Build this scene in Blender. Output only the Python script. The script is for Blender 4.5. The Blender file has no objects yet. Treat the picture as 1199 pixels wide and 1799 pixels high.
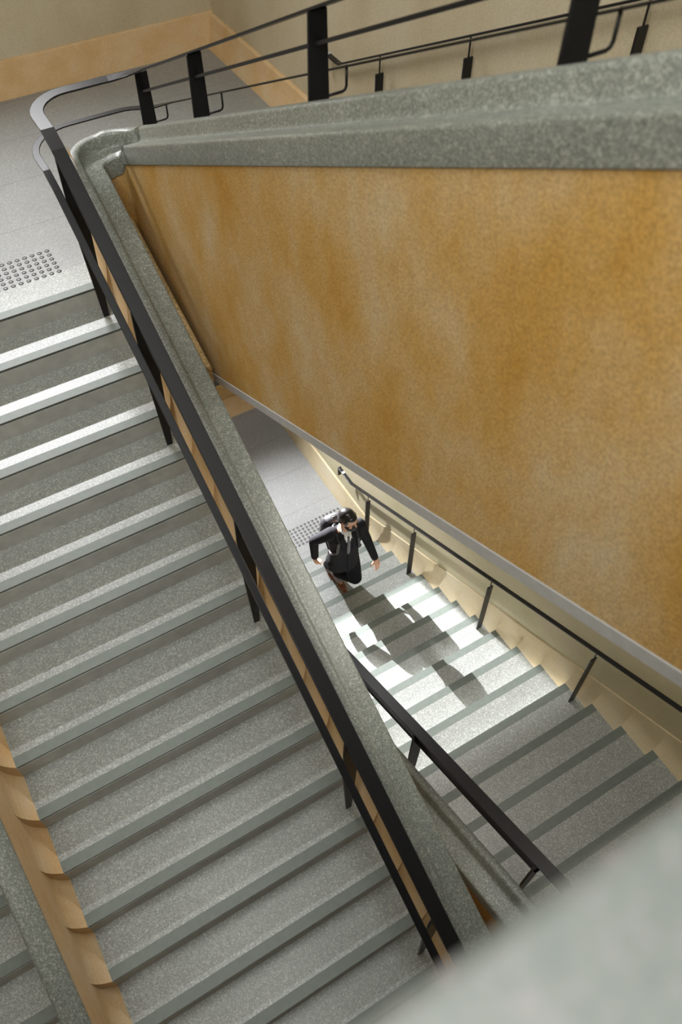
import bpy, bmesh, math, random
from mathutils import Vector, Matrix
random.seed(7)
SC = bpy.context.scene
COL = SC.collection

# ------------------------------------------------------------------ camera
cam_d = bpy.data.cameras.new('camera')
cam = bpy.data.objects.new('camera', cam_d); COL.objects.link(cam)
cam_d.sensor_fit = 'VERTICAL'; cam_d.sensor_height = 36; cam_d.sensor_width = 24
cam_d.lens = 1445.93 / 1799 * 36
CR = Vector((0.86102871, -0.50854433, 0.00349575)); CU = Vector((0.40522528, 0.69021767, 0.59949315)); CF = Vector((0.30728167, 0.51476425, -0.80037225))
CP = Vector((0.77465796, -4.84357383, 3.61556418))
M = Matrix((CR, CU, -CF)).transposed().to_4x4(); M.translation = CP
cam.matrix_world = M
cam_d.clip_start = .02
cam_d.dof.use_dof = True; cam_d.dof.focus_distance = 6.3; cam_d.dof.aperture_fstop = 28.93 / 1000 / .013
SC.camera = cam

# ------------------------------------------------------------------ view + world + lights
SC.view_settings.view_transform = 'Standard'; SC.view_settings.look = 'None'
SC.view_settings.gamma = 1; SC.view_settings.use_curve_mapping = False
SC.view_settings.exposure = 0.0
W = bpy.data.worlds.new('world'); SC.world = W; W.use_nodes = True
W.node_tree.nodes['Background'].inputs[0].default_value = (.95, .97, 1, 1)
W.node_tree.nodes['Background'].inputs[1].default_value = .30

def area(name, loc, target, sx, sy, power, col=(1, 1, 1), spread=180):
    d = bpy.data.lights.new(name, 'AREA'); d.shape = 'RECTANGLE'; d.size = sx; d.size_y = sy
    d.energy = power; d.color = col; d.spread = math.radians(spread)
    o = bpy.data.objects.new(name, d); COL.objects.link(o); o.location = loc
    o.rotation_euler = (Vector(target) - Vector(loc)).to_track_quat('-Z', 'Y').to_euler()
    return o
area('ceiling_light', (1.0, -2.4, 6.3), (1.0, -2.4, 0), 2.2, 5.0, 185, (.97, 1.0, .97))
area('side_fill_light', (-1.0, -4.9, 6.2), (2.0, -1.4, .4), 1.6, 3.0, 240, (1, .99, .93))  # added fill without a fixture, brightens the ochre wall and risers
area('landing_wall_light', (1.0, 2.80, 3.0), (1.0, -1.6, -1.9), 2.8, .12, 58, (.98, .98, 1.0), 85)
area('landing_fill_light', (3.2, .75, -1.02), (3.2, .45, -4.9), .8, .5, 40, (.97, .97, 1.0))  # added fill to lift the lower landing
area('flight_fill_light', (3.1, -2.9, .45), (3.1, -2.6, -4), .9, 1.6, 40, (1, .97, .90))  # invented fill under the upper flight, lifts the steps below it
SPL = Vector((3.05, 2.70, -1.95))            # wall spotlight behind the running man
sp_d = bpy.data.lights.new('stair_spot', 'SPOT'); sp = bpy.data.objects.new('stair_spot', sp_d); COL.objects.link(sp)
sp.location = SPL; sp_d.energy = 9300; sp_d.spot_size = math.radians(72); sp_d.spot_blend = 1.0; sp_d.shadow_soft_size = .006; sp_d.color = (1, .985, 1)
sp.rotation_euler = (Vector((3.4, -3.5, -2.9)) - SPL).to_track_quat('-Z', 'Y').to_euler()

d2 = bpy.data.lights.new('stair_fill_spot', 'SPOT'); s2 = bpy.data.objects.new('stair_fill_spot', d2); COL.objects.link(s2)  # added fill beside the main spot, for the lowest treads and landing
s2.location = (3.05, 2.12, -1.95); d2.energy = 850; d2.spot_size = math.radians(80); d2.spot_blend = .8; d2.shadow_soft_size = .05; d2.color = (.97, .97, 1.0)
s2.rotation_euler = (Vector((3.4, -.1, -4.6)) - s2.location).to_track_quat('-Z', 'Y').to_euler()

# ------------------------------------------------------------------ key dimensions (metres)
G, H = .30, .15072           # going, riser
SL = H / G
YB, ZB = .1442, -4.7385      # first nosing of the lower right flight
F0 = ZB - H                  # lower landing level
N0 = -2.455                  # near landing level
N1 = 2.41                    # near landing upstairs
XA0, XA1 = 0.0, 1.77         # left flight
XB0, XB1 = 2.32, 4.09        # right flights
CY = YB                      # first nosing line of the upper right flight

# ------------------------------------------------------------------ materials
def newmat(name):
    m = bpy.data.materials.new(name); m.use_nodes = True
    nt = m.node_tree; b = nt.nodes['Principled BSDF']
    return m, nt, b
def N(nt, t, **k):
    n = nt.nodes.new(t)
    for a, v in k.items():
        if a in n.inputs.keys(): n.inputs[a].default_value = v
        else: setattr(n, a, v)
    return n
def ramp(nt, src, stops, mode='LINEAR'):
    r = nt.nodes.new('ShaderNodeValToRGB'); r.color_ramp.interpolation = mode
    e = r.color_ramp.elements
    while len(e) > 1: e.remove(e[-1])
    for i, (p, c) in enumerate(stops):
        x = e[0] if i == 0 else e.new(p)
        x.position = p; x.color = (*c, 1)
    nt.links.new(src, r.inputs[0]); return r.outputs[0]
def mix(nt, f, a, b, blend='MIX'):
    m = nt.nodes.new('ShaderNodeMix'); m.data_type = 'RGBA'; m.blend_type = blend
    for s, v in ((m.inputs[0], f), (m.inputs[6], a), (m.inputs[7], b)):
        if hasattr(v, 'links'): nt.links.new(v, s)
        elif isinstance(v, (int, float)): s.default_value = v
        else: s.default_value = (*v, 1)
    return m.outputs[2]
def pos(nt): return nt.nodes.new('ShaderNodeNewGeometry').outputs['Position']
def bump(nt, b, h, s, d=.002):
    n = nt.nodes.new('ShaderNodeBump'); n.inputs['Strength'].default_value = s; n.inputs['Distance'].default_value = d
    nt.links.new(h, n.inputs['Height']); nt.links.new(n.outputs[0], b.inputs['Normal'])

def terrazzo(name, base, light, dark, scale=105, rough=.38, mott=.12, amount=.26, joints=None):
    m, nt, b = newmat(name); P = pos(nt)
    v = N(nt, 'ShaderNodeTexVoronoi'); v.inputs['Scale'].default_value = scale; nt.links.new(P, v.inputs['Vector'])
    sx = nt.nodes.new('ShaderNodeSeparateColor'); nt.links.new(v.outputs['Color'], sx.inputs[0])
    mid = tuple(base)
    c1 = ramp(nt, sx.outputs[0], [(0, dark), (.5 - amount, mid), (.62, mid), (1 - amount * .35, light)])
    v2 = N(nt, 'ShaderNodeTexVoronoi'); v2.inputs['Scale'].default_value = scale * .45; nt.links.new(P, v2.inputs['Vector'])
    s2 = nt.nodes.new('ShaderNodeSeparateColor'); nt.links.new(v2.outputs['Color'], s2.inputs[0])
    c2 = ramp(nt, s2.outputs[1], [(0, tuple(x * .85 for x in base)), (.5, mid), (.86, mid), (.93, light)])
    c = mix(nt, .35, c1, c2)
    n = N(nt, 'ShaderNodeTexNoise'); n.inputs['Scale'].default_value = 2.3; n.inputs['Detail'].default_value = 5; nt.links.new(P, n.inputs['Vector'])
    g = ramp(nt, n.outputs[0], [(.25, (1 - mott,) * 3), (.75, (1 + mott,) * 3)])
    c = mix(nt, 1.0, c, g, 'MULTIPLY')
    if joints:
        off, pitch = joints
        sp = nt.nodes.new('ShaderNodeSeparateXYZ'); nt.links.new(P, sp.inputs[0])
        a = N(nt, 'ShaderNodeMath', operation='SUBTRACT'); a.inputs[1].default_value = off; nt.links.new(sp.outputs[1], a.inputs[0])
        w = N(nt, 'ShaderNodeMath', operation='PINGPONG'); w.inputs[1].default_value = pitch / 2; nt.links.new(a.outputs[0], w.inputs[0])
        lt = N(nt, 'ShaderNodeMath', operation='LESS_THAN'); lt.inputs[1].default_value = .004; nt.links.new(w.outputs[0], lt.inputs[0])
        f = N(nt, 'ShaderNodeMath', operation='MULTIPLY'); f.inputs[1].default_value = .45; nt.links.new(lt.outputs[0], f.inputs[0])
        c = mix(nt, f.outputs[0], c, tuple(x * .45 for x in base))
    nt.links.new(c, b.inputs['Base Color'])
    b.inputs['Roughness'].default_value = rough
    b.inputs['Specular IOR Level'].default_value = .5
    bump(nt, b, sx.outputs[0], .10, .001)
    return m

def plaster(name, cols, rough=.8, speck=.18, scale=1.3, streak=(1, 1, 1), pits=True):
    m, nt, b = newmat(name); P = pos(nt)
    mp = nt.nodes.new('ShaderNodeMapping'); mp.inputs['Scale'].default_value = streak; nt.links.new(P, mp.inputs[0])
    n = N(nt, 'ShaderNodeTexNoise'); n.inputs['Scale'].default_value = scale; n.inputs['Detail'].default_value = 7; n.inputs['Roughness'].default_value = .62
    nt.links.new(mp.outputs[0], n.inputs['Vector'])
    k = len(cols)
    c = ramp(nt, n.outputs[0], [(.30 + .4 * i / (k - 1), cols[i]) for i in range(k)])
    n2 = N(nt, 'ShaderNodeTexNoise'); n2.inputs['Scale'].default_value = 130; n2.inputs['Detail'].default_value = 2; nt.links.new(P, n2.inputs['Vector'])
    g = ramp(nt, n2.outputs[0], [(.3, (1 - speck,) * 3), (.7, (1 + speck,) * 3)])
    c = mix(nt, 1.0, c, g, 'MULTIPLY')
    if pits:
        v = N(nt, 'ShaderNodeTexVoronoi'); v.inputs['Scale'].default_value = 16; nt.links.new(P, v.inputs['Vector'])
        lt = N(nt, 'ShaderNodeMath', operation='LESS_THAN'); lt.inputs[1].default_value = .055; nt.links.new(v.outputs['Distance'], lt.inputs[0])
        f = N(nt, 'ShaderNodeMath', operation='MULTIPLY'); f.inputs[1].default_value = .55; nt.links.new(lt.outputs[0], f.inputs[0])
        c = mix(nt, f.outputs[0], c, tuple(x * .35 for x in cols[0]))
    nt.links.new(c, b.inputs['Base Color']); b.inputs['Roughness'].default_value = rough
    b.inputs['Specular IOR Level'].default_value = .3
    bump(nt, b, n2.outputs[0], .4, .003)
    return m

def flat(name, col, rough=.5, metal=0.0, var=.1, scale=30, bm=.0, spec=.5):
    m, nt, b = newmat(name); P = pos(nt)
    n = N(nt, 'ShaderNodeTexNoise'); n.inputs['Scale'].default_value = scale; n.inputs['Detail'].default_value = 3; nt.links.new(P, n.inputs['Vector'])
    g = ramp(nt, n.outputs[0], [(.3, tuple(x * (1 - var) for x in col)), (.7, tuple(x * (1 + var) for x in col))])
    nt.links.new(g, b.inputs['Base Color']); b.inputs['Roughness'].default_value = rough; b.inputs['Metallic'].default_value = metal
    b.inputs['Specular IOR Level'].default_value = spec
    if bm: bump(nt, b, n.outputs[0], bm, .003)
    return m

M_TREAD = terrazzo('tread_terrazzo', (.235, .250, .238), (.50, .51, .47), (.15, .16, .15), 230, .33, .08)
M_NOSE = flat('nosing_terrazzo', (.128, .150, .133), .5, 0, .07, 25)
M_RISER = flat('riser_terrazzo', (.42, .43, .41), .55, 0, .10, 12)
M_FLOOR = terrazzo('landing_terrazzo', (.24, .245, .245), (.38, .39, .37), (.17, .175, .17), 260, .30, .06, .2, (0.303, .6235))
M_COPE = terrazzo('coping_terrazzo', (.152, .164, .144), (.34, .35, .31), (.065, .072, .062), 210, .38, .12, .3)
M_LITCOPE = terrazzo('lit_coping_terrazzo', (.150, .168, .157), (.22, .205, .21), (.12, .14, .13), 200, .4, .06, .3)  # same terrazzo as M_COPE; the near coping's lighting is tuned into this colour
M_ORANGE = plaster('ochre_plaster', [(.42, .222, .038), (.46, .275, .080), (.49, .335, .155), (.51, .405, .25)], .82, .24, 1.9, (1, 1, .6))
M_TOOTH = plaster('skirting_plaster', [(.60, .38, .17), (.66, .46, .25), (.68, .52, .33)], .7, .10, 3.0, (1, 1, 1), False)
M_PALETOOTH = plaster('pale_skirting_plaster', [(.50, .40, .24), (.55, .47, .31), (.56, .50, .36)], .7, .08, 2.5, (1, 1, 1), False)
M_BEIGE = plaster('beige_plaster', [(.46, .38, .25), (.53, .45, .31), (.57, .50, .37)], .85, .10, 1.6, (1, 1, .5))
M_PALE = plaster('pale_green_plaster', [(.40, .36, .22), (.46, .42, .28), (.48, .41, .29)], .7, .06, 1.4, (1, 1, 1), False)
M_TRIM = flat('pale_grey_render', (.42, .42, .42), .6, 0, .06, 20)
M_BLACK = flat('black_painted_steel', (.010, .010, .011), .36, 0, .15, 60, .03, .32)
M_STEEL = flat('brushed_steel_stud', (.075, .075, .075), .42, .35, .1, 80)
M_DARK = flat('rough_brown_render', (.42, .29, .13), .95, 0, .45, 60, .6)
M_CEIL = flat('white_ceiling_paint', (.6, .58, .54), .9, 0, .03, 5)

# ------------------------------------------------------------------ mesh helpers
WL = {}
def wloc(o): return WL.get(o.name, Vector((0, 0, 0))) if o else Vector((0, 0, 0))
def empty(name, loc, label, cat, group=None):
    o = bpy.data.objects.new(name, None); COL.objects.link(o); o.location = loc; o.empty_display_size = .1
    WL[o.name] = Vector(loc); tag(o, label, cat, group); return o
def tag(o, label=None, cat=None, group=None, kind=None):
    if label: o['label'] = label
    if cat: o['category'] = cat
    if group: o['group'] = group
    if kind: o['kind'] = kind
    return o
def mesh(name, V, F, mat, parent=None, origin=None, smooth=False):
    """V in world coordinates; origin = where the object sits (default: its parent's place)"""
    base = wloc(parent); org = Vector(origin) if origin is not None else base
    me = bpy.data.meshes.new(name)
    me.from_pydata([tuple(Vector(v) - org) for v in V], [], F)
    bm = bmesh.new(); bm.from_mesh(me); bmesh.ops.recalc_face_normals(bm, faces=bm.faces); bm.to_mesh(me); bm.free()
    me.materials.append(mat)
    if smooth: me.polygons.foreach_set('use_smooth', [True] * len(me.polygons))
    o = bpy.data.objects.new(name, me); COL.objects.link(o); o.parent = parent; o.location = org - base
    WL[o.name] = org
    return o
class MB:
    def __init__(s): s.V = []; s.F = []
    def add(s, V, F):
        n = len(s.V); s.V += [tuple(v) for v in V]; s.F += [tuple(i + n for i in f) for f in F]; return s
    def box(s, x0, x1, y0, y1, z0, z1):
        return s.add([(x0, y0, z0), (x1, y0, z0), (x1, y1, z0), (x0, y1, z0), (x0, y0, z1), (x1, y0, z1), (x1, y1, z1), (x0, y1, z1)],
                     [(0, 3, 2, 1), (4, 5, 6, 7), (0, 1, 5, 4), (1, 2, 6, 5), (2, 3, 7, 6), (3, 0, 4, 7)])
    def prism_x(s, poly, x0, x1):          # poly = [(y, z)...] extruded along x
        n = len(poly)
        V = [(x0, y, z) for y, z in poly] + [(x1, y, z) for y, z in poly]
        F = [tuple(range(n)), tuple(range(2 * n - 1, n - 1, -1))] + [(i, (i + 1) % n, n + (i + 1) % n, n + i) for i in range(n)]
        return s.add(V, F)
    def prism_z(s, poly, z0, z1):
        n = len(poly)
        V = [(x, y, z0) for x, y in poly] + [(x, y, z1) for x, y in poly]
        F = [tuple(range(n)), tuple(range(2 * n - 1, n - 1, -1))] + [(i, (i + 1) % n, n + (i + 1) % n, n + i) for i in range(n)]
        return s.add(V, F)
    def sweep(s, path, prof, closed=True):  # path = [(x, y, z, nx, ny)], prof = [(o, v)]
        n = len(prof); V = []
        for x, y, z, nx, ny in path:
            V += [(x + o * nx, y + o * ny, z + v) for o, v in prof]
        F = []
        for a in range(len(path) - 1):
            for b in range(n if closed else n - 1):
                c = (b + 1) % n
                F.append((a * n + b, a * n + c, (a + 1) * n + c, (a + 1) * n + b))
        if closed: F += [tuple(range(n)), tuple(range(len(V) - 1, len(V) - n - 1, -1))]
        return s.add(V, F)
    def tube(s, pts, r, k=8):
        pts = [Vector(p) for p in pts]; V = []; 
        for i, p in enumerate(pts):
            t = (pts[min(i + 1, len(pts) - 1)] - pts[max(i - 1, 0)]).normalized()
            a = t.orthogonal().normalized() if i == 0 else (pa - t * pa.dot(t)).normalized()
            pa = a; b = t.cross(a)
            V += [p + (a * math.cos(2 * math.pi * j / k) + b * math.sin(2 * math.pi * j / k)) * r for j in range(k)]
        F = [(i * k + j, i * k + (j + 1) % k, (i + 1) * k + (j + 1) % k, (i + 1) * k + j) for i in range(len(pts) - 1) for j in range(k)]
        F += [tuple(range(k)), tuple(range(len(V) - k, len(V)))]
        return s.add(V, F)
    def build(s, name, mat, parent=None, origin=None, smooth=False): return mesh(name, s.V, s.F, mat, parent, origin, smooth)
def bevel(o, w=.004, seg=2):
    m = o.modifiers.new('bevel', 'BEVEL'); m.width = w; m.segments = seg; m.limit_method = 'ANGLE'; m.angle_limit = math.radians(40)
    return o
def dup(o, parent, dloc):
    c = o.copy(); COL.objects.link(c); c.parent = parent; c.location = o.location + Vector(dloc); return c

# ------------------------------------------------------------------ the room
def struct(mb, name, mat, **k): return tag(mb.build(name, mat, **k), kind='structure')
WY = 2.895                                   # far wall
# landing floors
f = MB()
f.prism_z([(-3.2, .309), (XA1 + .03, .309), (1.98, .20), (2.11, .20), (2.30, YB - .07 + .14), (3.97, YB - .0 + .07), (3.97, WY), (-3.2, WY)], -.93, 0)
struct(f, 'floor', M_FLOOR)
struct(MB().prism_z([(.2, YB - .0), (4.17, YB - .0), (4.17, WY + .02), (.2, WY + .02)], F0 - .3, F0), 'floor', M_FLOOR)
struct(MB().box(-3.2, 4.17, -7.4, -4.51, N0 - .3, N0), 'floor', M_FLOOR)
f = MB().prism_z([(-3.2, -7.4), (3.97, -7.4), (3.97, -4.43), (2.12, -4.43), (2.12, -4.83), (-3.2, -4.83)], N1 - .9, N1)
struct(f, 'floor', M_FLOOR)
# walls
struct(MB().box(-3.2, 3.97, WY, WY + .2, -1.0, 6.6), 'wall_far', M_BEIGE)
struct(MB().box(.2, 4.3, WY + .01, WY + .21, F0 - .2, -1.0), 'wall_far', M_ORANGE)
struct(MB().box(3.965, 4.3, -7.4, WY + .2, -.95, 6.6), 'wall_right', M_BEIGE)
struct(MB().box(4.165, 4.4, -7.4, WY + .2, F0 - .3, -.8), 'wall_right', M_PALE)
struct(MB().box(-3.4, -3.2, -7.4, WY + .2, -6, 6.6), 'wall_left', M_BEIGE)
struct(MB().box(-3.4, 4.3, -7.6, -7.4, -6, 6.6), 'wall_near', M_BEIGE)
struct(MB().box(.0, .2, YB, WY + .2, F0 - .2, -.9), 'wall_left', M_BEIGE)
struct(MB().box(-3.4, 4.3, -7.6, WY + .2, 6.6, 6.8), 'ceiling', M_CEIL)
# coved skirtings of the landings: profile (distance out of the wall, height)
def cove(out, top): return [(0, 0), (out, 0), (out * .93, top * .10), (out * .75, top * .3), (out * .5, top * .62), (out * .32, top * .97), (out * .26, top), (0, top)]
def skirt_far(name, x0, x1, z, out, top, y):
    return struct(MB().prism_x([(y - a, z + b) for a, b in cove(out, top)], x0, x1), name, M_TOOTH, smooth=False)
def skirt_right(name, y0, y1, z, out, top, x):
    m = MB(); P = [(x - a, z + b) for a, b in cove(out, top)]; n = len(P)
    V = [(px, y0, pz) for px, pz in P] + [(px, y1, pz) for px, pz in P]
    m.add(V, [tuple(range(n)), tuple(range(2 * n - 1, n - 1, -1))] + [(i, (i + 1) % n, n + (i + 1) % n, n + i) for i in range(n)])
    return struct(m, name, M_TOOTH if z == 0 else M_PALETOOTH)
skirt_far('baseboard_far', -3.2, 3.965, 0, .055, .30, WY)
skirt_right('baseboard_right', .06, WY, 0, .095, .285, 3.965)
skirt_far('baseboard_far', .2, 4.165, F0, .06, .34, WY + .01)
skirt_right('baseboard_right', .10, WY + .01, F0, .075, .30, 4.165)

# ------------------------------------------------------------------ flights of steps
def flight(name, label, x0, x1, n, y0, z0, s, z_last=None, first_tread=1, group=None):
    """s=-1: nosing faces -y, steps go down towards -y; s=+1: nosing faces +y, steps go up towards -y"""
    root = empty(name, ((x0 + x1) / 2, y0, z0), label, 'stairs', group)
    nose = [(0, 0), (0, -.007), (.02, -.007), (.02, -.03), (.07, -.03), (.07, 0)]
    body = [(.07, 0), (.31, 0), (.31, -.05), (.022, -.05), (.022, -.031), (.0701, -.031)]
    ris = [(0, -.026), (.021, -.026), (.021, -.051), (.06, -.051), (.06, -H), (0, -H)]
    t0 = None
    for i in range(n):
        yy = y0 - G * i; zz = z0 - H * i if s < 0 else z0 + H * i
        q = (lambda P: [(yy + a, zz + b) for a, b in P]) if s < 0 else (lambda P: [(yy - a, zz + b) for a, b in P])
        org = ((x0 + x1) / 2, yy, zz)
        if t0 is None:
            t0 = MB().prism_x(q(body), x0, x1).build('tread', M_TREAD, root, org)
            n0 = MB().prism_x(q(nose), x0, x1).build('nosing_strip', M_NOSE, t0, org)
            r0 = MB().prism_x(q(ris), x0, x1).build('riser', M_RISER, root, org); o0 = Vector(org)
            continue
        d = Vector(org) - o0
        t = dup(t0, root, d); nn = n0.copy(); COL.objects.link(nn); nn.parent = t
        dup(r0, root, d)
    # the sloping slab that carries the steps
    if s < 0: P = [(y0 + .065, z0 - .05), (y0 + .065, z0 - .93), (y0 - G * n, z0 - H * n - .93), (y0 - G * n, z0 - H * n - .19 + H)]
    else: P = [(y0 - .065, z0 - H - .01), (y0 - .30, z0 - .94), (y0 - G * n, z0 - H + H * n - .94 + .25), (y0 - G * n, z0 - H * 1.35 + H * (n))]
    if s < 0:
        P = [(y0 + .062, z0 - .052)] + [p for i in range(n) for p in ((y0 - G * i + .061, z0 - H * i - .052), (y0 - G * i + .061, z0 - H * (i + 1) - .052))] + [(y0 - G * n + .061, z0 - H * n - .8), (y0 + .062, z0 - .93)]
    else:
        P = [p for i in range(n) for p in ((y0 - G * i - .061, z0 + H * (i - 1) - .052), (y0 - G * i - .061, z0 + H * i - .052))] + [(y0 - G * n - .061, z0 + H * (n - 1) - .052), (y0 - G * n - .061, z0 + H * n - .85), (y0 - .07, z0 - H - .30 if z0 < 0 else z0 - H - .80)]
    MB().prism_x(P, x0, x1).build('sloping_slab', M_ORANGE, root)
    return root
flight('stair_flight', 'wide grey terrazzo flight filling the left half of the view, below the bright studded landing', XA0 - .0, XA1, 16, 0, 0, -1)
flight('stair_flight', 'strip of grey terrazzo steps beyond the low divider at the bottom left corner', -2.4, -.255, 16, 0, 0, -1)
flight('stair_flight', 'lower right terrazzo flight with the running man and bright patch of light', XB0, XB1, 16, YB, ZB, +1)
flight('stair_flight', 'upper right flight hidden behind the ochre parapet, rising to the viewer', XB0, 3.87, 16, CY, H, +1)

# ------------------------------------------------------------------ scalloped stringer faces
def stringer(mb, xt, dx, D, n, y0, z0, s, off_top, hh=.26, i0=0, ztread0=None, ext_far=None):
    """wall surface that flares out to the end of every tread. dx = direction from the tread to the wall"""
    ts = [0, .06, .14, .25, .4, .6, .8, 1.0]
    def prof(zt): return [(xt + dx * D * (1 - (1 - t) ** 2.2), zt + hh * t) for t in ts]
    def slope(y): return (z0 + SL * (y - y0)) if s < 0 else (z0 - SL * (y - y0))
    for i in range(i0, n + 1):
        if s < 0:   # tread i: y from nosing i to nosing i-1
            ya, yb = y0 - G * i, y0 - G * (i - 1); zt = z0 - H * i
            if i == 0: yb = y0 + .25
        else:       # tread i: y from nosing i-(going) to nosing i
            yb, ya = y0 - G * i, y0 - G * (i + 1); zt = z0 + H * i
        P = prof(zt); V = []
        for y in (ya, yb):
            V += [(x, y, z) for x, z in P] + [(xt + dx * D, y, max(slope(y) + off_top, zt + hh + .001))]
        k = len(P) + 1
        mb.add(V, [(j, j + 1, k + j + 1, k + j) for j in range(k - 1)])
        # end cap at this tread's nosing, facing the lower step
        yn = ya if s < 0 else yb
        zl = zt - H
        L = [(x, z) for x, z in prof(zl) if z <= zt + hh] + [(xt + dx * D, zt + hh)]
        U = [(x, z) for x, z in P]
        poly = [(xt, zl)] + L[1:] + list(reversed(U))[1:]
        mb.add([(x, yn, z) for x, z in poly], [tuple(range(len(poly)))])
    return mb

# ------------------------------------------------------------------ central parapet with coping (left flight + far turn + upper right flight)
RIM = [(.006, -.035), (0, -.03), (0, -.012), (.010, 0), (.044, -.001), (.056, -.006), (.063, -.018), (.071, -.066), (.080, -.084), (.096, -.090), (.19, -.089), (.2, -.096), (.203, -.105), (.203, -.215), (.19, -.215), (.19, -.16), (.02, -.16)]
xo0, xo1 = 1.777, 2.313; rad = .25; apy = .40
def zA(y): return .77 + SL * y
def zC(y): return .99 - SL * y
def sm(t): t = max(0, min(1, t)); return t * t * (3 - 2 * t)
path = []
ys = [-4.62 + i * (4.62 + .15) / 60 for i in range(61)]
for y in ys: zz = zA(y) - .82; path.append((xo0, y, .82 + .5 * (zz - math.sqrt(zz * zz + .0008)), 1, 0))
cyc = apy - rad
for k in range(1, 13):
    a = math.pi - k * math.pi / 24
    path.append((xo0 + rad + rad * math.cos(a), cyc + rad * math.sin(a), .818, -math.cos(a), -math.sin(a)))
for k in range(0, 13):
    a = math.pi / 2 - k * math.pi / 24
    yy = cyc + rad * math.sin(a); zq = zC(yy) - .82; zq = .5 * (zq + math.sqrt(zq * zq + .0016)) - .0; path.append((xo1 - rad + rad * math.cos(a), yy, (.818 + zq), -math.cos(a), -math.sin(a)))
for y in reversed(ys[:-1]): path.append((xo1, y, zC(y), -1, 0))
par = empty('stair_parapet', (2.045, -2, 0), 'ochre parapet wall with stepped grey terrazzo coping turning round the narrow well', 'parapet')
def setshade(o, ang=35):
    me = o.data; me.polygons.foreach_set('use_smooth', [True] * len(me.polygons))
    try: me.set_sharp_from_angle(angle=math.radians(ang))
    except Exception: pass
    return o
bevel(setshade(MB().sweep(path, RIM).build('coping', M_COPE, par), 60), .004, 2)
MB().sweep(path, [(.195, -.20), (.195, -1.71), (.04, -1.71), (.04, -.1)]).build('well_face', M_ORANGE, par)
m = MB(); stringer(m, XA1, 1, .03, 16, 0, 0, -1, .76); m.build('stair_face', M_TOOTH, par)
m = MB(); stringer(m, XB0, -1, .02, 15, CY, H, +1, .76); m.build('stair_face', M_TOOTH, par)
# pale drip edge under the upper right flight
P2 = [(xo1, y, zC(y), -1, 0) for y in (.2, -4.7)]
MB().sweep(P2, [(.13, -1.712), (.200, -1.712), (.200, -1.775), (.13, -1.775)]).build('drip_edge', M_TRIM, par)
# rough ledge left in the well
m = MB()
lz = lambda y: .31 + .308 * (y - .2)
V = []
for y, xw in ((.2, .03), (-.4, .012), (-1.03, 0)): V += [(1.972, y, lz(y)), (2.055 + xw, y, lz(y) - .004), (2.072 + xw, y, lz(y) - .02), (2.072 + xw, y, lz(y) - .42), (1.972, y, lz(y) - .42)]
m.add(V, [(0, 1, 2, 3, 4), (10, 11, 12, 13, 14)] + [(a * 5 + b, a * 5 + (b + 1) % 5, a * 5 + 5 + (b + 1) % 5, a * 5 + 5 + b) for a in (0, 1) for b in range(5)])
bevel(m.build('rough_ledge', M_DARK, par), .008)

# low divider at the bottom left
dv = empty('stair_divider', (-.13, -2.3, -.5), 'low ochre divider wall with a narrow dark terrazzo coping, bottom left', 'divider')
xd = -.075
Pd = [(xd, y, .77 + SL * y, -1, 0) for y in (.0, -1, -2, -3, -4, -4.7)]
bevel(setshade(MB().sweep(Pd, [(-.004, -.035), (-.008, -.03), (-.008, -.01), (.004, 0), (.108, 0), (.118, -.01), (.118, -.05), (.06, -.08)]).build('coping', M_COPE, dv), 60), .003)
m = MB(); stringer(m, XA0, -1, .075, 16, 0, 0, -1, .75); m.build('stair_face', M_TOOTH, dv)
m = MB(); stringer(m, -.255, 1, .07, 16, 0, 0, -1, .75); m.build('stair_face', M_TOOTH, dv)

# right wall stringer of the lower flight, with its ledge
m = MB(); stringer(m, XB1, 1, .06, 15, YB, ZB, +1, .25, .2)
ysl = (YB + .0, YB - 4.8)
m.add([(4.15, ysl[0], ZB + .25), (4.17, ysl[0], ZB + .25), (4.17, ysl[1], ZB + .25 - SL * (ysl[1] - YB)), (4.15, ysl[1], ZB + .25 - SL * (ysl[1] - YB))], [(0, 1, 2, 3)])
struct(m, 'baseboard_right', M_PALETOOTH)

# lower parapet between the well and the lower right flight (joins the left flight's parapet at the near turn)
def zB(y): return ZB + .77 - SL * (y - YB)
pl = empty('stair_parapet', (2.2, -2, -3.5), 'lower terrazzo-coped parapet beside the bright flight, mostly hidden by the coping above', 'parapet')
pathb = []
yn = -4.62
for k in range(0, 13):
    a = math.pi + k * math.pi / 24
    pathb.append((xo0 + rad + rad * math.cos(a), yn + rad * math.sin(a), zA(-4.62) - .02 + (-.0) * k, -math.cos(a), -math.sin(a)))
zt = zA(-4.62) - .02
for k in range(0, 13):
    a = 1.5 * math.pi + k * math.pi / 24
    pathb.append((xo1 - rad + rad * math.cos(a), yn + rad * math.sin(a), zt + (zB(yn) - .0 - zt) * sm(k / 12), -math.cos(a), -math.sin(a)))
for i in range(1, 31): 
    y = yn + i * (4.62 + .1) / 30; pathb.append((xo1, y, zB(y), -1, 0))
bevel(setshade(MB().sweep(pathb, RIM).build('coping', M_COPE, pl), 60), .004)
MB().sweep(pathb, [(.195, -.20), (.195, -1.2), (.04, -1.2), (.04, -.1)]).build('well_face', M_ORANGE, pl)
m = MB(); stringer(m, XB0, -1, .02, 15, YB, ZB, +1, .76); m.build('stair_face', M_TOOTH, pl)

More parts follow.
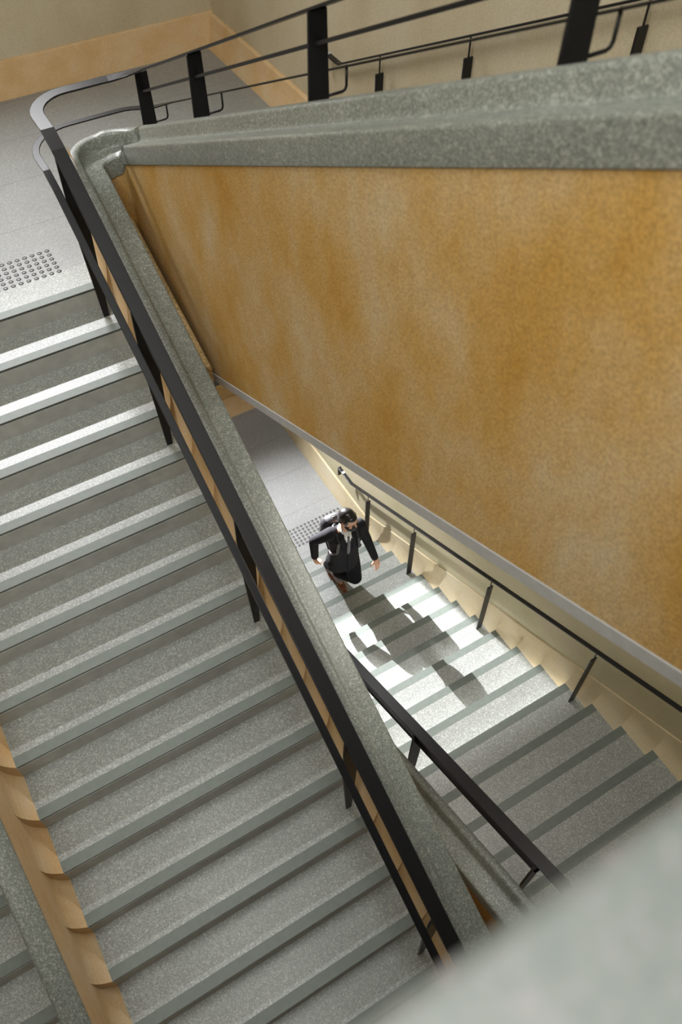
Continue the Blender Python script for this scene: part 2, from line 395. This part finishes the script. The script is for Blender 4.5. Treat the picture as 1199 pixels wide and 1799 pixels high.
# near parapet of the upper landing (the blurred coping)
pn = empty('landing_parapet', (0, -4.95, N1), 'blurred, brightly lit terrazzo coping filling the bottom right corner, closest to the viewer', 'parapet')
Pn = [(x, -5.02, 3.30, 0, 1) for x in (-3.1, -1, 0, 1, 2.11)]
bevel(setshade(MB().sweep(Pn, RIM).build('coping', M_LITCOPE, pn), 60), .004)
MB().box(-3.19, 2.31, -4.99, -4.83, N1 - .9, 3.12).build('wall_body', M_ORANGE, pn)

# ------------------------------------------------------------------ handrails
def arc(cx, cy, r, a0, a1, n=10): return [(cx + r * math.cos(a0 + (a1 - a0) * k / n), cy + r * math.sin(a0 + (a1 - a0) * k / n)) for k in range(n + 1)]
def railpath(x0, x1, yc, r, zflat, ya0, offA, offC, ynear):
    """down the left flight, round the near end and up... returns 3-D points from the near end of the upper right flight to the lower one"""
    pts = []
    zc = lambda y: offC - SL * y; za = lambda y: offA + SL * y
    for i in range(31):
        y = -4.6 + (4.6 + yc) * i / 30; pts.append((x1, y, zc(y)))
    za0 = zc(yc)
    A = arc(x1 - r, yc, r, 0, math.pi / 2, 10)
    for k, (x, y) in enumerate(A[1:]): pts.append((x, y, max(zflat, zc(y))))
    A = arc(x0 + r, yc, r, math.pi / 2, math.pi, 10)
    for x, y in A: pts.append((x, y, zflat))
    for i in range(1, 31):
        y = yc + (ynear - yc) * i / 30; pts.append((x0, y, min(zflat, za(y))))
    return pts
def near_turn(x0, x1, y0, z0, r, zB_):
    pts = []
    for x, y in arc(x0 + r, y0, r, math.pi, 1.5 * math.pi, 8)[1:]: pts.append((x, y, z0))
    for k, (x, y) in enumerate(arc(x1 - r, y0, r, 1.5 * math.pi, 2 * math.pi, 8)): pts.append((x, y, z0 + (zB_(y0) - z0) * sm(k / 8)))
    for i in range(1, 31):
        y = y0 + (.35 - y0) * i / 30; pts.append((x1, y, zB_(y)))
    return pts
def bar(pts, w, t, name, parent, mat=M_BLACK):
    """flat bar, w across, t thick, following pts"""
    P = [Vector(p) for p in pts]; path = []
    for i, p in enumerate(P):
        d = P[min(i + 1, len(P) - 1)] - P[max(i - 1, 0)]; n = Vector((-d.y, d.x)).normalized()
        path.append((p.x, p.y, p.z, n.x, n.y))
    o = MB().sweep(path, [(-w / 2, 0), (w / 2, 0), (w / 2, -t), (-w / 2, -t)]).build(name, mat, parent)
    return bevel(o, .003, 2)
hr = empty('stair_handrail', (2.045, -2, 0), 'long black steel handrail wrapping the far end of the well and following the coping', 'handrail')
oB = lambda c: (lambda y: ZB + c - SL * (y - YB))
top = railpath(1.682, 2.408, .22, .24, 1.10, 0, 1.10, 1.33, -4.55) + near_turn(1.682, 2.405, -4.55, 1.10 - SL * 4.55, .22, oB(1.10))
low = railpath(1.608, 2.54, .22, .30, .86, 0, .86, 1.085, -4.55) + near_turn(1.608, 2.482, -4.55, .86 - SL * 4.55, .26, oB(.86))
bar(top, .082, .012, 'top_rail', hr)
bar(low, .046, .009, 'lower_rail', hr)
mid = [(2.408, y, 1.205 - SL * y) for y in (-4.6, -3, -1.5, .40)]
bar(mid, .045, .018, 'middle_rail', hr)
bar([(1.682, y, .94 + SL * y) for y in (-.13, -2, -4.5)], .034, .012, 'middle_rail', hr)
bar([(2.405, y, ZB + .94 - SL * (y - YB)) for y in (-4.4, -2, .0)], .045, .012, 'middle_rail', hr)
def post(x, y, zb, zt, side, reach=.072):
    V = []
    for hw, z, c in ((.020, zb, x), (.05, zb + (zt - zb) * .62, x), (.041, zt, x)):
        V += [(c - hw, y - .007, z), (c + hw, y - .007, z), (c + hw, y + .007, z), (c - hw, y + .007, z)]
    F = [(0, 1, 2, 3), (8, 9, 10, 11)] + [(a * 4 + j, a * 4 + (j + 1) % 4, a * 4 + 4 + (j + 1) % 4, a * 4 + 4 + j) for a in (0, 1) for j in range(4)]
    p = bevel(mesh('post', V, F, M_BLACK, hr, (x, y, zb)), .002, 1)
    zr = zt - .235; xr = x + side * reach                  # hook that carries the lower rail
    zl = zr - .10
    b = MB().tube([(xr, y, zr + .002), (xr, y, zl + .02), (xr - side * .006, y, zl + .006), (xr - side * .02, y, zl), (x, y, zl)], .006, 8).build('hook_bracket', M_BLACK, p, smooth=True)
for i, y in ((1, -.13), (4, -1.04), (8, -2.24), (12, -3.44), (15, -4.34)): post(1.682, y, -i * H, 1.088 + SL * y, -1)
for z, y in ((0, .40), (3, -.57), (7, -1.91), (12, -3.256)): post(2.408, y, z * H, 1.318 - SL * y, 1, .132)
for k, y in ((15, -4.38), (11, -3.20), (7, -2.0), (3, -.8)): post(2.405, y, ZB + k * H, ZB + 1.088 - SL * (y - YB), 1)

def wall_rail(label, x, off, y_top, y_end, y_tail, posts):
    """thin flat rail standing on blade posts along the right wall"""
    r = empty('wall_handrail', (x, (y_top + y_end) / 2, off), label, 'handrail')
    ze = off - SL * y_end
    pts = [(x, y_top, off - SL * y_top), (x, y_end, ze), (x, y_tail, ze), (x, y_tail + .006, ze - .13)]
    P = []
    bar(pts[:2] + [(x, y_end + .03, ze - .006), (x, y_tail, ze)], .040, .014, 'rail', r)
    MB().box(x - .02, x + .02, y_tail - .014, y_tail, ze - .14, ze).build('rail_return', M_BLACK, r)
    MB().box(x - .0205, x + .0205, y_tail - .12, y_tail - .085, ze - .002, ze + .0012).build('name_plate', M_TRIM, r)
    for y, zb in posts:
        zt = off - SL * y
        p = MB().box(x - .030, x + .030, y - .006, y + .006, zb, zt - .125).build('post', M_BLACK, r, (x, y, zb))
        V = [(x + .004 * a, y + .004 * b, z) for z in (zt - .135, zt - .012) for a, b in ((-1, -1), (1, -1), (1, 1), (-1, 1))]
        mesh('pin', V, [(0, 1, 2, 3), (4, 5, 6, 7), (0, 1, 5, 4), (1, 2, 6, 5), (2, 3, 7, 6), (3, 0, 4, 7)], M_BLACK, p)
    return r
wall_rail('slim black handrail on blade posts along the pale wall of the bright lower flight', 4.03, -3.83, -4.5, .36, .66, [(-.0, ZB), (-.90, ZB + 3 * H), (-2.10, ZB + 7 * H), (-3.31, ZB + 11 * H), (-4.4, ZB + 15 * H)])
wall_rail('slim black handrail against the beige wall at the top right', 3.90, 1.033, -4.0, .44, .72, [(-.08, H), (-1.0, 4 * H), (-2.18, 8 * H), (-3.38, 12 * H)])

# ------------------------------------------------------------------ tactile studs
def stud(name, label, group, locs):
    V = []; F = []; k = 12
    rr = [(.0175, 0), (.0165, .0022), (.013, .004), (.0085, .0052), (.0, .0056)]
    for r, z in rr[:-1]: V += [(r * math.cos(2 * math.pi * j / k), r * math.sin(2 * math.pi * j / k), z) for j in range(k)]
    V.append((0, 0, rr[-1][1]))
    for a in range(3): F += [(a * k + j, a * k + (j + 1) % k, (a + 1) * k + (j + 1) % k, (a + 1) * k + j) for j in range(k)]
    F += [(3 * k + j, 3 * k + (j + 1) % k, 4 * k) for j in range(k)] + [tuple(range(k))]
    o = mesh(name, V, F, M_STEEL, None, (0, 0, 0), True); o.location = locs[0]; tag(o, label, 'tactile stud', group)
    for l in locs[1:]:
        c = o.copy(); COL.objects.link(c); c.location = l
stud('tactile_stud', 'small round steel warning stud set in the bright landing at the left edge', 'warning studs on the upper landing', [(1.53 - .0545 * i, .30 + .0535 * j, 0) for i in range(13) for j in range(6)])
stud('tactile_stud', 'small round dark warning stud set in the lower landing behind the man', 'warning studs on the lower landing', [(4.03 - .0545 * i, .44 + .0505 * j, F0) for i in range(16) for j in range(6)])

# ------------------------------------------------------------------ spotlight unseen under the upper landing, with plates added to cut its beam
lamp = empty('wall_spotlight', (3.05, 2.80, -1.95), 'spotlight under the upper landing with unseen plates added to cut its beam', 'lamp')
def blocker_z(y, yt, zt): return SPL.z + (zt - SPL.z) * (y - SPL.y) / (yt - SPL.y)
ysh = SPL.y - .50
zu = blocker_z(ysh, YB - 11 * G, ZB + 11 * H - .0); zd = blocker_z(ysh, YB - 4 * G + .01, ZB + 4 * H)
MB().box(2.45, 3.75, ysh - .004, ysh, zu, zu + .30).build('beam_blocker', M_BLACK, lamp)
MB().box(2.45, 3.75, ysh - .004, ysh, zd - 1.3, zd).build('beam_blocker', M_BLACK, lamp)
xr = lambda y, t: SPL.x + (4.03 - SPL.x) * (SPL.y - ysh) / (SPL.y - y)
m = MB(); P = [(xr(YB - 4 * G, 0), zd - .02), (3.75, zd - .02), (3.75, zu + .02), (xr(YB - 11 * G, 0), zu + .02)]
m.add([(x, ysh - .010, z) for x, z in P] + [(x, ysh - .005, z) for x, z in P], [(0, 1, 2, 3), (4, 5, 6, 7), (0, 1, 5, 4), (1, 2, 6, 5), (2, 3, 7, 6), (3, 0, 4, 7)])
m.build('beam_blocker', M_BLACK, lamp)
for x in (2.45, 3.746): MB().box(x, x + .004, ysh, WY, zd - 1.3, zu + .30).build('blocker_side', M_BLACK, lamp)
MB().box(2.45, 3.75, ysh, WY, zu + .296, zu + .30).build('blocker_top', M_BLACK, lamp)
MB().box(3.02, 3.08, SPL.y + .03, WY, SPL.z - .03, SPL.z + .03).build('lamp_body', M_BLACK, lamp)

# ------------------------------------------------------------------ the running man
M_SKIN = flat('skin', (.50, .27, .17), .5, 0, .06, 25)
M_HAIR = flat('black_hair', (.010, .009, .009), .28, 0, .3, 90, .3)
M_JACK = flat('charcoal_suit_cloth', (.013, .013, .015), .9, 0, .25, 70, .3, .12)
M_TROU = flat('black_trouser_cloth', (.007, .007, .009), .9, 0, .25, 70, .3, .12)
M_SHOE = flat('brown_leather', (.16, .055, .022), .35, 0, .15, 30)
M_SHIRT = flat('white_shirt', (.72, .74, .72), .7, 0, .03, 30)
M_TIE = flat('grey_tie', (.10, .10, .11), .6, 0, .1, 60)
M_MASK = flat('black_mask', (.010, .010, .012), .8, 0, .1, 60)
M_BAG = flat('black_nylon', (.010, .010, .012), .45, 0, .2, 50, .3)
M_EYE = flat('dark_eye', (.02, .012, .01), .2, 0, .1, 60)
M_SOCK = flat('grey_sock', (.22, .22, .23), .8, 0, .1, 60)
class Blob:
    def __init__(s): s.bm = bmesh.new()
    def ell(s, c, r, R=None, seg=16):
        m = Matrix.Translation(Vector(c)) @ (R.to_4x4() if R else Matrix()) @ Matrix.Diagonal((*r, 1))
        bmesh.ops.create_uvsphere(s.bm, u_segments=seg, v_segments=seg // 2 + 2, radius=1, matrix=m); return s
    def seg(s, a, b, ra, rb):
        a, b = Vector(a), Vector(b); d = b - a
        m = Matrix.Translation((a + b) / 2) @ d.to_track_quat('Z', 'Y').to_matrix().to_4x4()
        bmesh.ops.create_cone(s.bm, cap_ends=True, segments=16, radius1=ra, radius2=rb, depth=d.length, matrix=m)
        return s
    def chain(s, P, Rr):
        for i in range(len(P)):
            s.ell(P[i], (Rr[i],) * 3, seg=14)
            if i: s.seg(P[i - 1], P[i], Rr[i - 1], Rr[i])
        return s
    def loft(s, rings, k=24):        # rings: (centre, side half, depth half, side vec, fwd vec)
        vs = []
        for c, a, b, sv, fv in rings:
            vs.append([s.bm.verts.new(Vector(c) + sv * (a * math.copysign(abs(math.cos(t)) ** .8, math.cos(t))) + fv * (b * math.copysign(abs(math.sin(t)) ** .8, math.sin(t)))) for t in [2 * math.pi * j / k for j in range(k)]])
        for u, v in zip(vs, vs[1:]):
            for j in range(k): s.bm.faces.new((u[j], u[(j + 1) % k], v[(j + 1) % k], v[j]))
        s.bm.faces.new(vs[0][::-1]); s.bm.faces.new(vs[-1]); return s
    def build(s, name, mat, parent=None, origin=None, vox=.006, smooth=3):
        base = wloc(parent); org = Vector(origin) if origin is not None else base
        bmesh.ops.recalc_face_normals(s.bm, faces=s.bm.faces)
        bmesh.ops.translate(s.bm, verts=s.bm.verts, vec=-org)
        me = bpy.data.meshes.new(name); s.bm.to_mesh(me); s.bm.free()
        o = bpy.data.objects.new(name, me); COL.objects.link(o)
        r = o.modifiers.new('r', 'REMESH'); r.mode = 'VOXEL'; r.voxel_size = vox; r.use_smooth_shade = True
        if smooth: q = o.modifiers.new('s', 'SMOOTH'); q.iterations = smooth; q.factor = .5
        dg = bpy.context.evaluated_depsgraph_get(); m2 = bpy.data.meshes.new_from_object(o.evaluated_get(dg))
        o.modifiers.clear(); o.data = m2; m2.name = name; bpy.data.meshes.remove(me)
        m2.materials.clear(); m2.materials.append(mat)
        m2.polygons.foreach_set('use_smooth', [True] * len(m2.polygons))
        o.parent = parent; o.location = org - base; WL[o.name] = org
        return o
V3 = lambda *a: Vector(a)
T1 = ZB + 1 * H; T2 = ZB + 2 * H
head = V3(3.30, -.755, -2.925)
pel = V3(3.325, -.615, -3.77); che = V3(3.315, -.655, -3.40); nek = V3(3.305, -.69, -3.165)
shR = V3(3.165, -.645, -3.20); shL = V3(3.462, -.70, -3.185)
elR = V3(3.012, -.55, -3.335); wrR = V3(2.995, -.595, -3.565)
elL = V3(3.54, -.725, -3.44); wrL = V3(3.578, -.86, -3.68)
hpR = V3(3.235, -.60, -3.79); hpL = V3(3.41, -.62, -3.80)
knL = V3(3.415, -.735, -4.11); anL = V3(3.335, -.435, -4.345)
knR = V3(3.31, -.46, -4.16); anR = V3(3.355, -.225, -4.465)
side = (shL - shR).normalized(); up = (nek - pel).normalized()
fwd = side.cross(up).normalized()
if fwd.y > 0: fwd = -fwd
side = up.cross(fwd).normalized()
if side.x < 0: side = -side
# head frame
hf = V3(.38, -.89, -.24).normalized(); hs = V3(.88, .46, .03); hs = (hs - hf * hs.dot(hf)).normalized(); hu = hs.cross(hf).normalized()
if hu.z < 0: hu = -hu
HR = Matrix((hs, hf, hu)).transposed()
def hp(a, b, c): return head + hs * a + hf * b + hu * c
def hand(B, w, d, out, n, curl, L=.95):
    """palm from wrist w along d; out = towards the thumb; n = palm normal (fingers curl towards it)"""
    d = d.normalized(); out = (out - d * out.dot(d)).normalized(); n = (n - d * n.dot(d) - out * n.dot(out)).normalized()
    Rm = Matrix((out, d, n)).transposed()
    B.ell(w + d * .048, (.040, .052, .016), Rm); B.chain([w - d * .03, w + d * .02], [.026, .025])
    for k, (o_, ln) in enumerate(((.030, .070), (.011, .078), (-.009, .073), (-.028, .058))):
        p = w + d * .082 + out * o_; P = [w + d * .05 + out * o_ * .8, p]; dd = d.copy()
        for q in (.45, .32, .23):
            ang = curl * (1.0 if q > .4 else .85); dd = (dd * math.cos(ang) + n * math.sin(ang)).normalized()
            P.append(P[-1] + dd * ln * q * L)
        B.chain(P, [.011, .0095, .0088, .0080, .0070])
    t0 = w + d * .03 + out * .030
    B.chain([w + d * .02 + out * .015, t0, t0 + (out * .8 + d * .55 + n * .3).normalized() * .034, t0 + (out * .8 + d * .55 + n * .3).normalized() * .034 + (d * .8 + out * .35 + n * .5).normalized() * .028], [.014, .0125, .0105, .0085])
Bd = Blob()
Bd.ell(head + hu * .02 - hf * .008, (.073, .092, .098), HR, 24); Bd.ell(hp(0, .022, -.045), (.058, .064, .066), HR, 20)
Bd.ell(hp(0, .055, -.088), (.028, .026, .022), HR)                                   # chin
Bd.chain([hp(0, .082, .012), hp(0, .100, -.022)], [.009, .014]); Bd.ell(hp(.010, .094, -.026), (.008, .008, .007), HR); Bd.ell(hp(-.010, .094, -.026), (.008, .008, .007), HR)
Bd.ell(hp(0, .072, .030), (.055, .016, .012), HR)                                    # brow
for e in (-1, 1):
    Bd.ell(hp(.076 * e, -.005, -.012), (.010, .020, .032), HR); Bd.ell(hp(.040 * e, .062, -.022), (.022, .020, .018), HR)
Bd.chain([hp(0, -.025, -.07), nek + up * .01], [.046, .050])
Bd.chain([nek - fwd * .02, che - fwd * .02, pel], [.070, .095, .09]); Bd.chain([nek - up * .05, shR], [.07, .05]); Bd.chain([nek - up * .05, shL], [.07, .05])
Bd.chain([shR, elR, wrR], [.05, .038, .027]); Bd.chain([shL, elL, wrL], [.05, .038, .027])
Bd.chain([pel, hpR, knR, anR], [.10, .085, .052, .036]); Bd.chain([pel, hpL, knL, anL], [.10, .085, .052, .036])
toR = V3(3.35, -.375, T1 + .035); toL = V3(3.325, -.655, T2 + .035)
Bd.chain([anR, toR - V3(0, 0, .012)], [.032, .016]); Bd.chain([anL, toL - V3(0, 0, .012)], [.032, .016])
hand(Bd, wrR, V3(-.02, -.10, -.9), V3(.1, -1, 0), V3(.9, .2, 0), 1.3)
hand(Bd, wrL, V3(.05, -.50, -.75), V3(-1, -.25, .1), V3(0, .8, -.6), .30, 1.05)
man = tag(Bd.build('person', M_SKIN, None, (3.33, -.55, T2), .0055, 2), 'man in black suit and face mask running up the lower stairs', 'person')
# clothes
def seg_rings(): 
    hem = pel - up * .11 - fwd * .0
    R = [(hem, .188, .142), (pel - up * .04, .178, .130), (pel + up * .06, .165, .118), (pel + (che - pel) * .6, .160, .112), (che, .180, .120), (che + (nek - che) * .55, .190, .112), (nek - up * .035, .150, .095), (nek + up * .012, .070, .066)]
    return [(c, a, b, side, fwd) for c, a, b in R]
J = Blob(); J.loft(seg_rings())
J.chain([shR + side * .02, shR, shR.lerp(elR, .5), elR, elR.lerp(wrR, .6), wrR - (wrR - elR).normalized() * .015], [.07, .072, .060, .053, .045, .041])
J.chain([shL - side * .02, shL, shL.lerp(elL, .5), elL, elL.lerp(wrL, .6), wrL - (wrL - elL).normalized() * .015], [.07, .072, .060, .053, .045, .041])
J.chain([nek + up * .015 - fwd * .045 + side * -.045, nek + up * .035 - fwd * .055, nek + up * .015 - fwd * .045 + side * .045], [.016, .016, .016])   # collar
for e in (-1, 1):                                                                       # lapels
    J.chain([nek + up * .01 + side * .050 * e + fwd * .02, nek - up * .05 + side * .075 * e + fwd * .088, che + up * .04 + side * .055 * e + fwd * .122, che - up * .10 + side * .01 * e + fwd * .122], [.012, .014, .014, .008])
J.chain([pel - up * .10 + side * .02 + fwd * .14, che - up * .08 + side * .005 + fwd * .117], [.010, .008])
J.build('jacket', M_JACK, man, None, .007, 3)
S = Blob()
S.loft([(nek + up * .028, .060, .055, side, fwd), (nek - up * .02, .072, .093, side, fwd), (nek - up * .07, .060, .108, side, fwd), (che + up * .03, .040, .122, side, fwd), (che - up * .07, .012, .121, side, fwd)])
for e in (-1, 1): S.chain([nek + up * .045 + side * .045 * e + fwd * .01, nek + up * .005 + side * .022 * e + fwd * .082, nek - up * .03 + side * .035 * e + fwd * .100], [.010, .009, .006])
S.build('shirt', M_SHIRT, man, None, .005, 1)
Tt = Blob(); Tt.ell(nek - up * .012 + fwd * .098, (.014, .012, .016)); Tt.chain([nek - up * .02 + fwd * .104, nek - up * .08 + fwd * .116, che + up * .02 + fwd * .128, che - up * .06 + fwd * .128], [.011, .016, .021, .016]); Tt.build('tie', M_TIE, man, None, .005, 1)
Tr = Blob()
Tr.loft([(pel - up * .10, .165, .115, side, fwd), (pel + up * .03, .150, .108, side, fwd)])
Tr.chain([hpR, hpR.lerp(knR, .5), knR, knR.lerp(anR, .5), anR.lerp(knR, .10)], [.100, .086, .070, .064, .056])
Tr.chain([hpL, hpL.lerp(knL, .5), knL, knL.lerp(anL, .5), anL.lerp(knL, .12)], [.100, .092, .076, .064, .054])
Tr.build('trousers', M_TROU, man, None, .007, 3)
for an, kn, to, tz, hl in ((anL, knL, toL, T2, .0), (anR, knR, toR, T1, .09)):
    K = Blob(); K.chain([an.lerp(kn, .3), an, an.lerp(to, .45)], [.047, .045, .036]); K.build('sock', M_SOCK, man, None, .006, 1)
    d = (to - an); d.z = 0; d.normalize(); sd = V3(-d.y, d.x, 0)
    hz = V3(an.x, an.y, an.z - .055) - d * .035
    q = Blob()
    dn = (to + V3(0, 0, -.012) - (hz)).normalized()
    Rm = Matrix((sd, dn, sd.cross(dn))).transposed()
    q.chain([an + V3(0, 0, -.005), hz + V3(0, 0, .01)], [.044, .040]); q.ell(hz.lerp(to, .35) + V3(0, 0, .010), (.042, .085, .042), Rm); q.ell(hz.lerp(to, .78), (.046, .085, .028), Rm); q.ell(to + d * .035 + V3(0, 0, -.008), (.036, .055, .022), Rm)
    q.ell(hz + V3(0, 0, -.012), (.034, .036, .022), Rm)
    q.build('shoe', M_SHOE, man, None, .005, 2)
Hh = Blob(); Hh.ell(hp(0, -.030, .040), (.082, .088, .092), HR, 28); Hh.ell(hp(0, -.045, -.010), (.078, .066, .085), HR, 20)
Hh.ell(hp(-.008, .028, .088), (.058, .050, .030), HR)
for e in (-1, 1): Hh.ell(hp(.066 * e, .010, .030), (.018, .030, .045), HR)
Hh.build('hair', M_HAIR, man, None, .005, 2)
K = Blob(); K.ell(hp(0, .044, -.062), (.066, .068, .056), HR, 20); K.ell(hp(0, .090, -.038), (.026, .030, .032), HR)
K.build('face_mask', M_MASK, man, None, .004, 2)
for e in (-1, 1):
    MB().tube([hp(.050 * e, .060, -.045), hp(.072 * e, .02, -.03), hp(.082 * e, -.012, -.005)], .0022, 6).build('mask_loop', M_MASK, man)
    B = Blob(); B.ell(hp(.031 * e, .080, .004), (.014, .008, .0065), HR, 12); B.build('eye', M_EYE, man, None, .0025, 0)
    B = Blob(); B.chain([hp(.016 * e, .089, .026), hp(.034 * e, .084, .031), hp(.050 * e, .072, .026)], [.0035, .0042, .003]); B.build('eyebrow', M_HAIR, man, None, .0025, 0)
# backpack: its own thing, carried on the back
bc = che - fwd * .185 - up * .015 - side * .045
RB = Matrix((side, fwd, up)).transposed()
bag = Blob(); bag.loft([(bc - up * .20, .12, .05, side, fwd), (bc - up * .19, .150, .078, side, fwd), (bc, .160, .088, side, fwd), (bc + up * .14, .148, .080, side, fwd), (bc + up * .20, .105, .055, side, fwd), (bc + up * .215, .05, .025, side, fwd)])
bg = tag(bag.build('backpack', M_BAG, None, tuple(bc), .008, 3), "black nylon backpack worn on the running man's back", 'bag')
pk = Blob(); pk.loft([(bc - up * .15 - fwd * .088, .10, .022, side, fwd), (bc - up * .06 - fwd * .092, .115, .034, side, fwd), (bc + up * .03 - fwd * .086, .10, .020, side, fwd)]); pk.build('front_pocket', M_BAG, bg, None, .006, 2)
for e in (-1, 1):
    c0 = nek + side * .105 * e
    bar_p = [bc + up * .17 + fwd * .06 + side * (.06 * e + .045), c0 - up * .005 - fwd * .07, c0 + up * .012 + fwd * .0, c0 - up * .06 + fwd * .108, che + side * .120 * e + fwd * .128, che - up * .12 + side * .165 * e + fwd * .06, bc - up * .16 + fwd * .06 + side * (.13 * e + .03)]
    st = Blob(); st.chain(bar_p, [.016] * 7); st.build('shoulder_strap', M_BAG, bg, None, .006, 3)
MB().tube([bc + up * .19 + side * t + fwd * .0 + up * (.035 * (1 - (t / .045) ** 2)) for t in (-.045, -.03, 0, .03, .045)], .007, 8).build('grab_handle', M_BAG, bg, smooth=True)
MB().tube([shL + fwd * .02 - up * .20 - side * .075, shL - up * .30 - side * .07 - fwd * .04, shL - up * .36 - side * .055 - fwd * .03], .012, 8).build('loose_strap', M_BAG, bg, smooth=True)
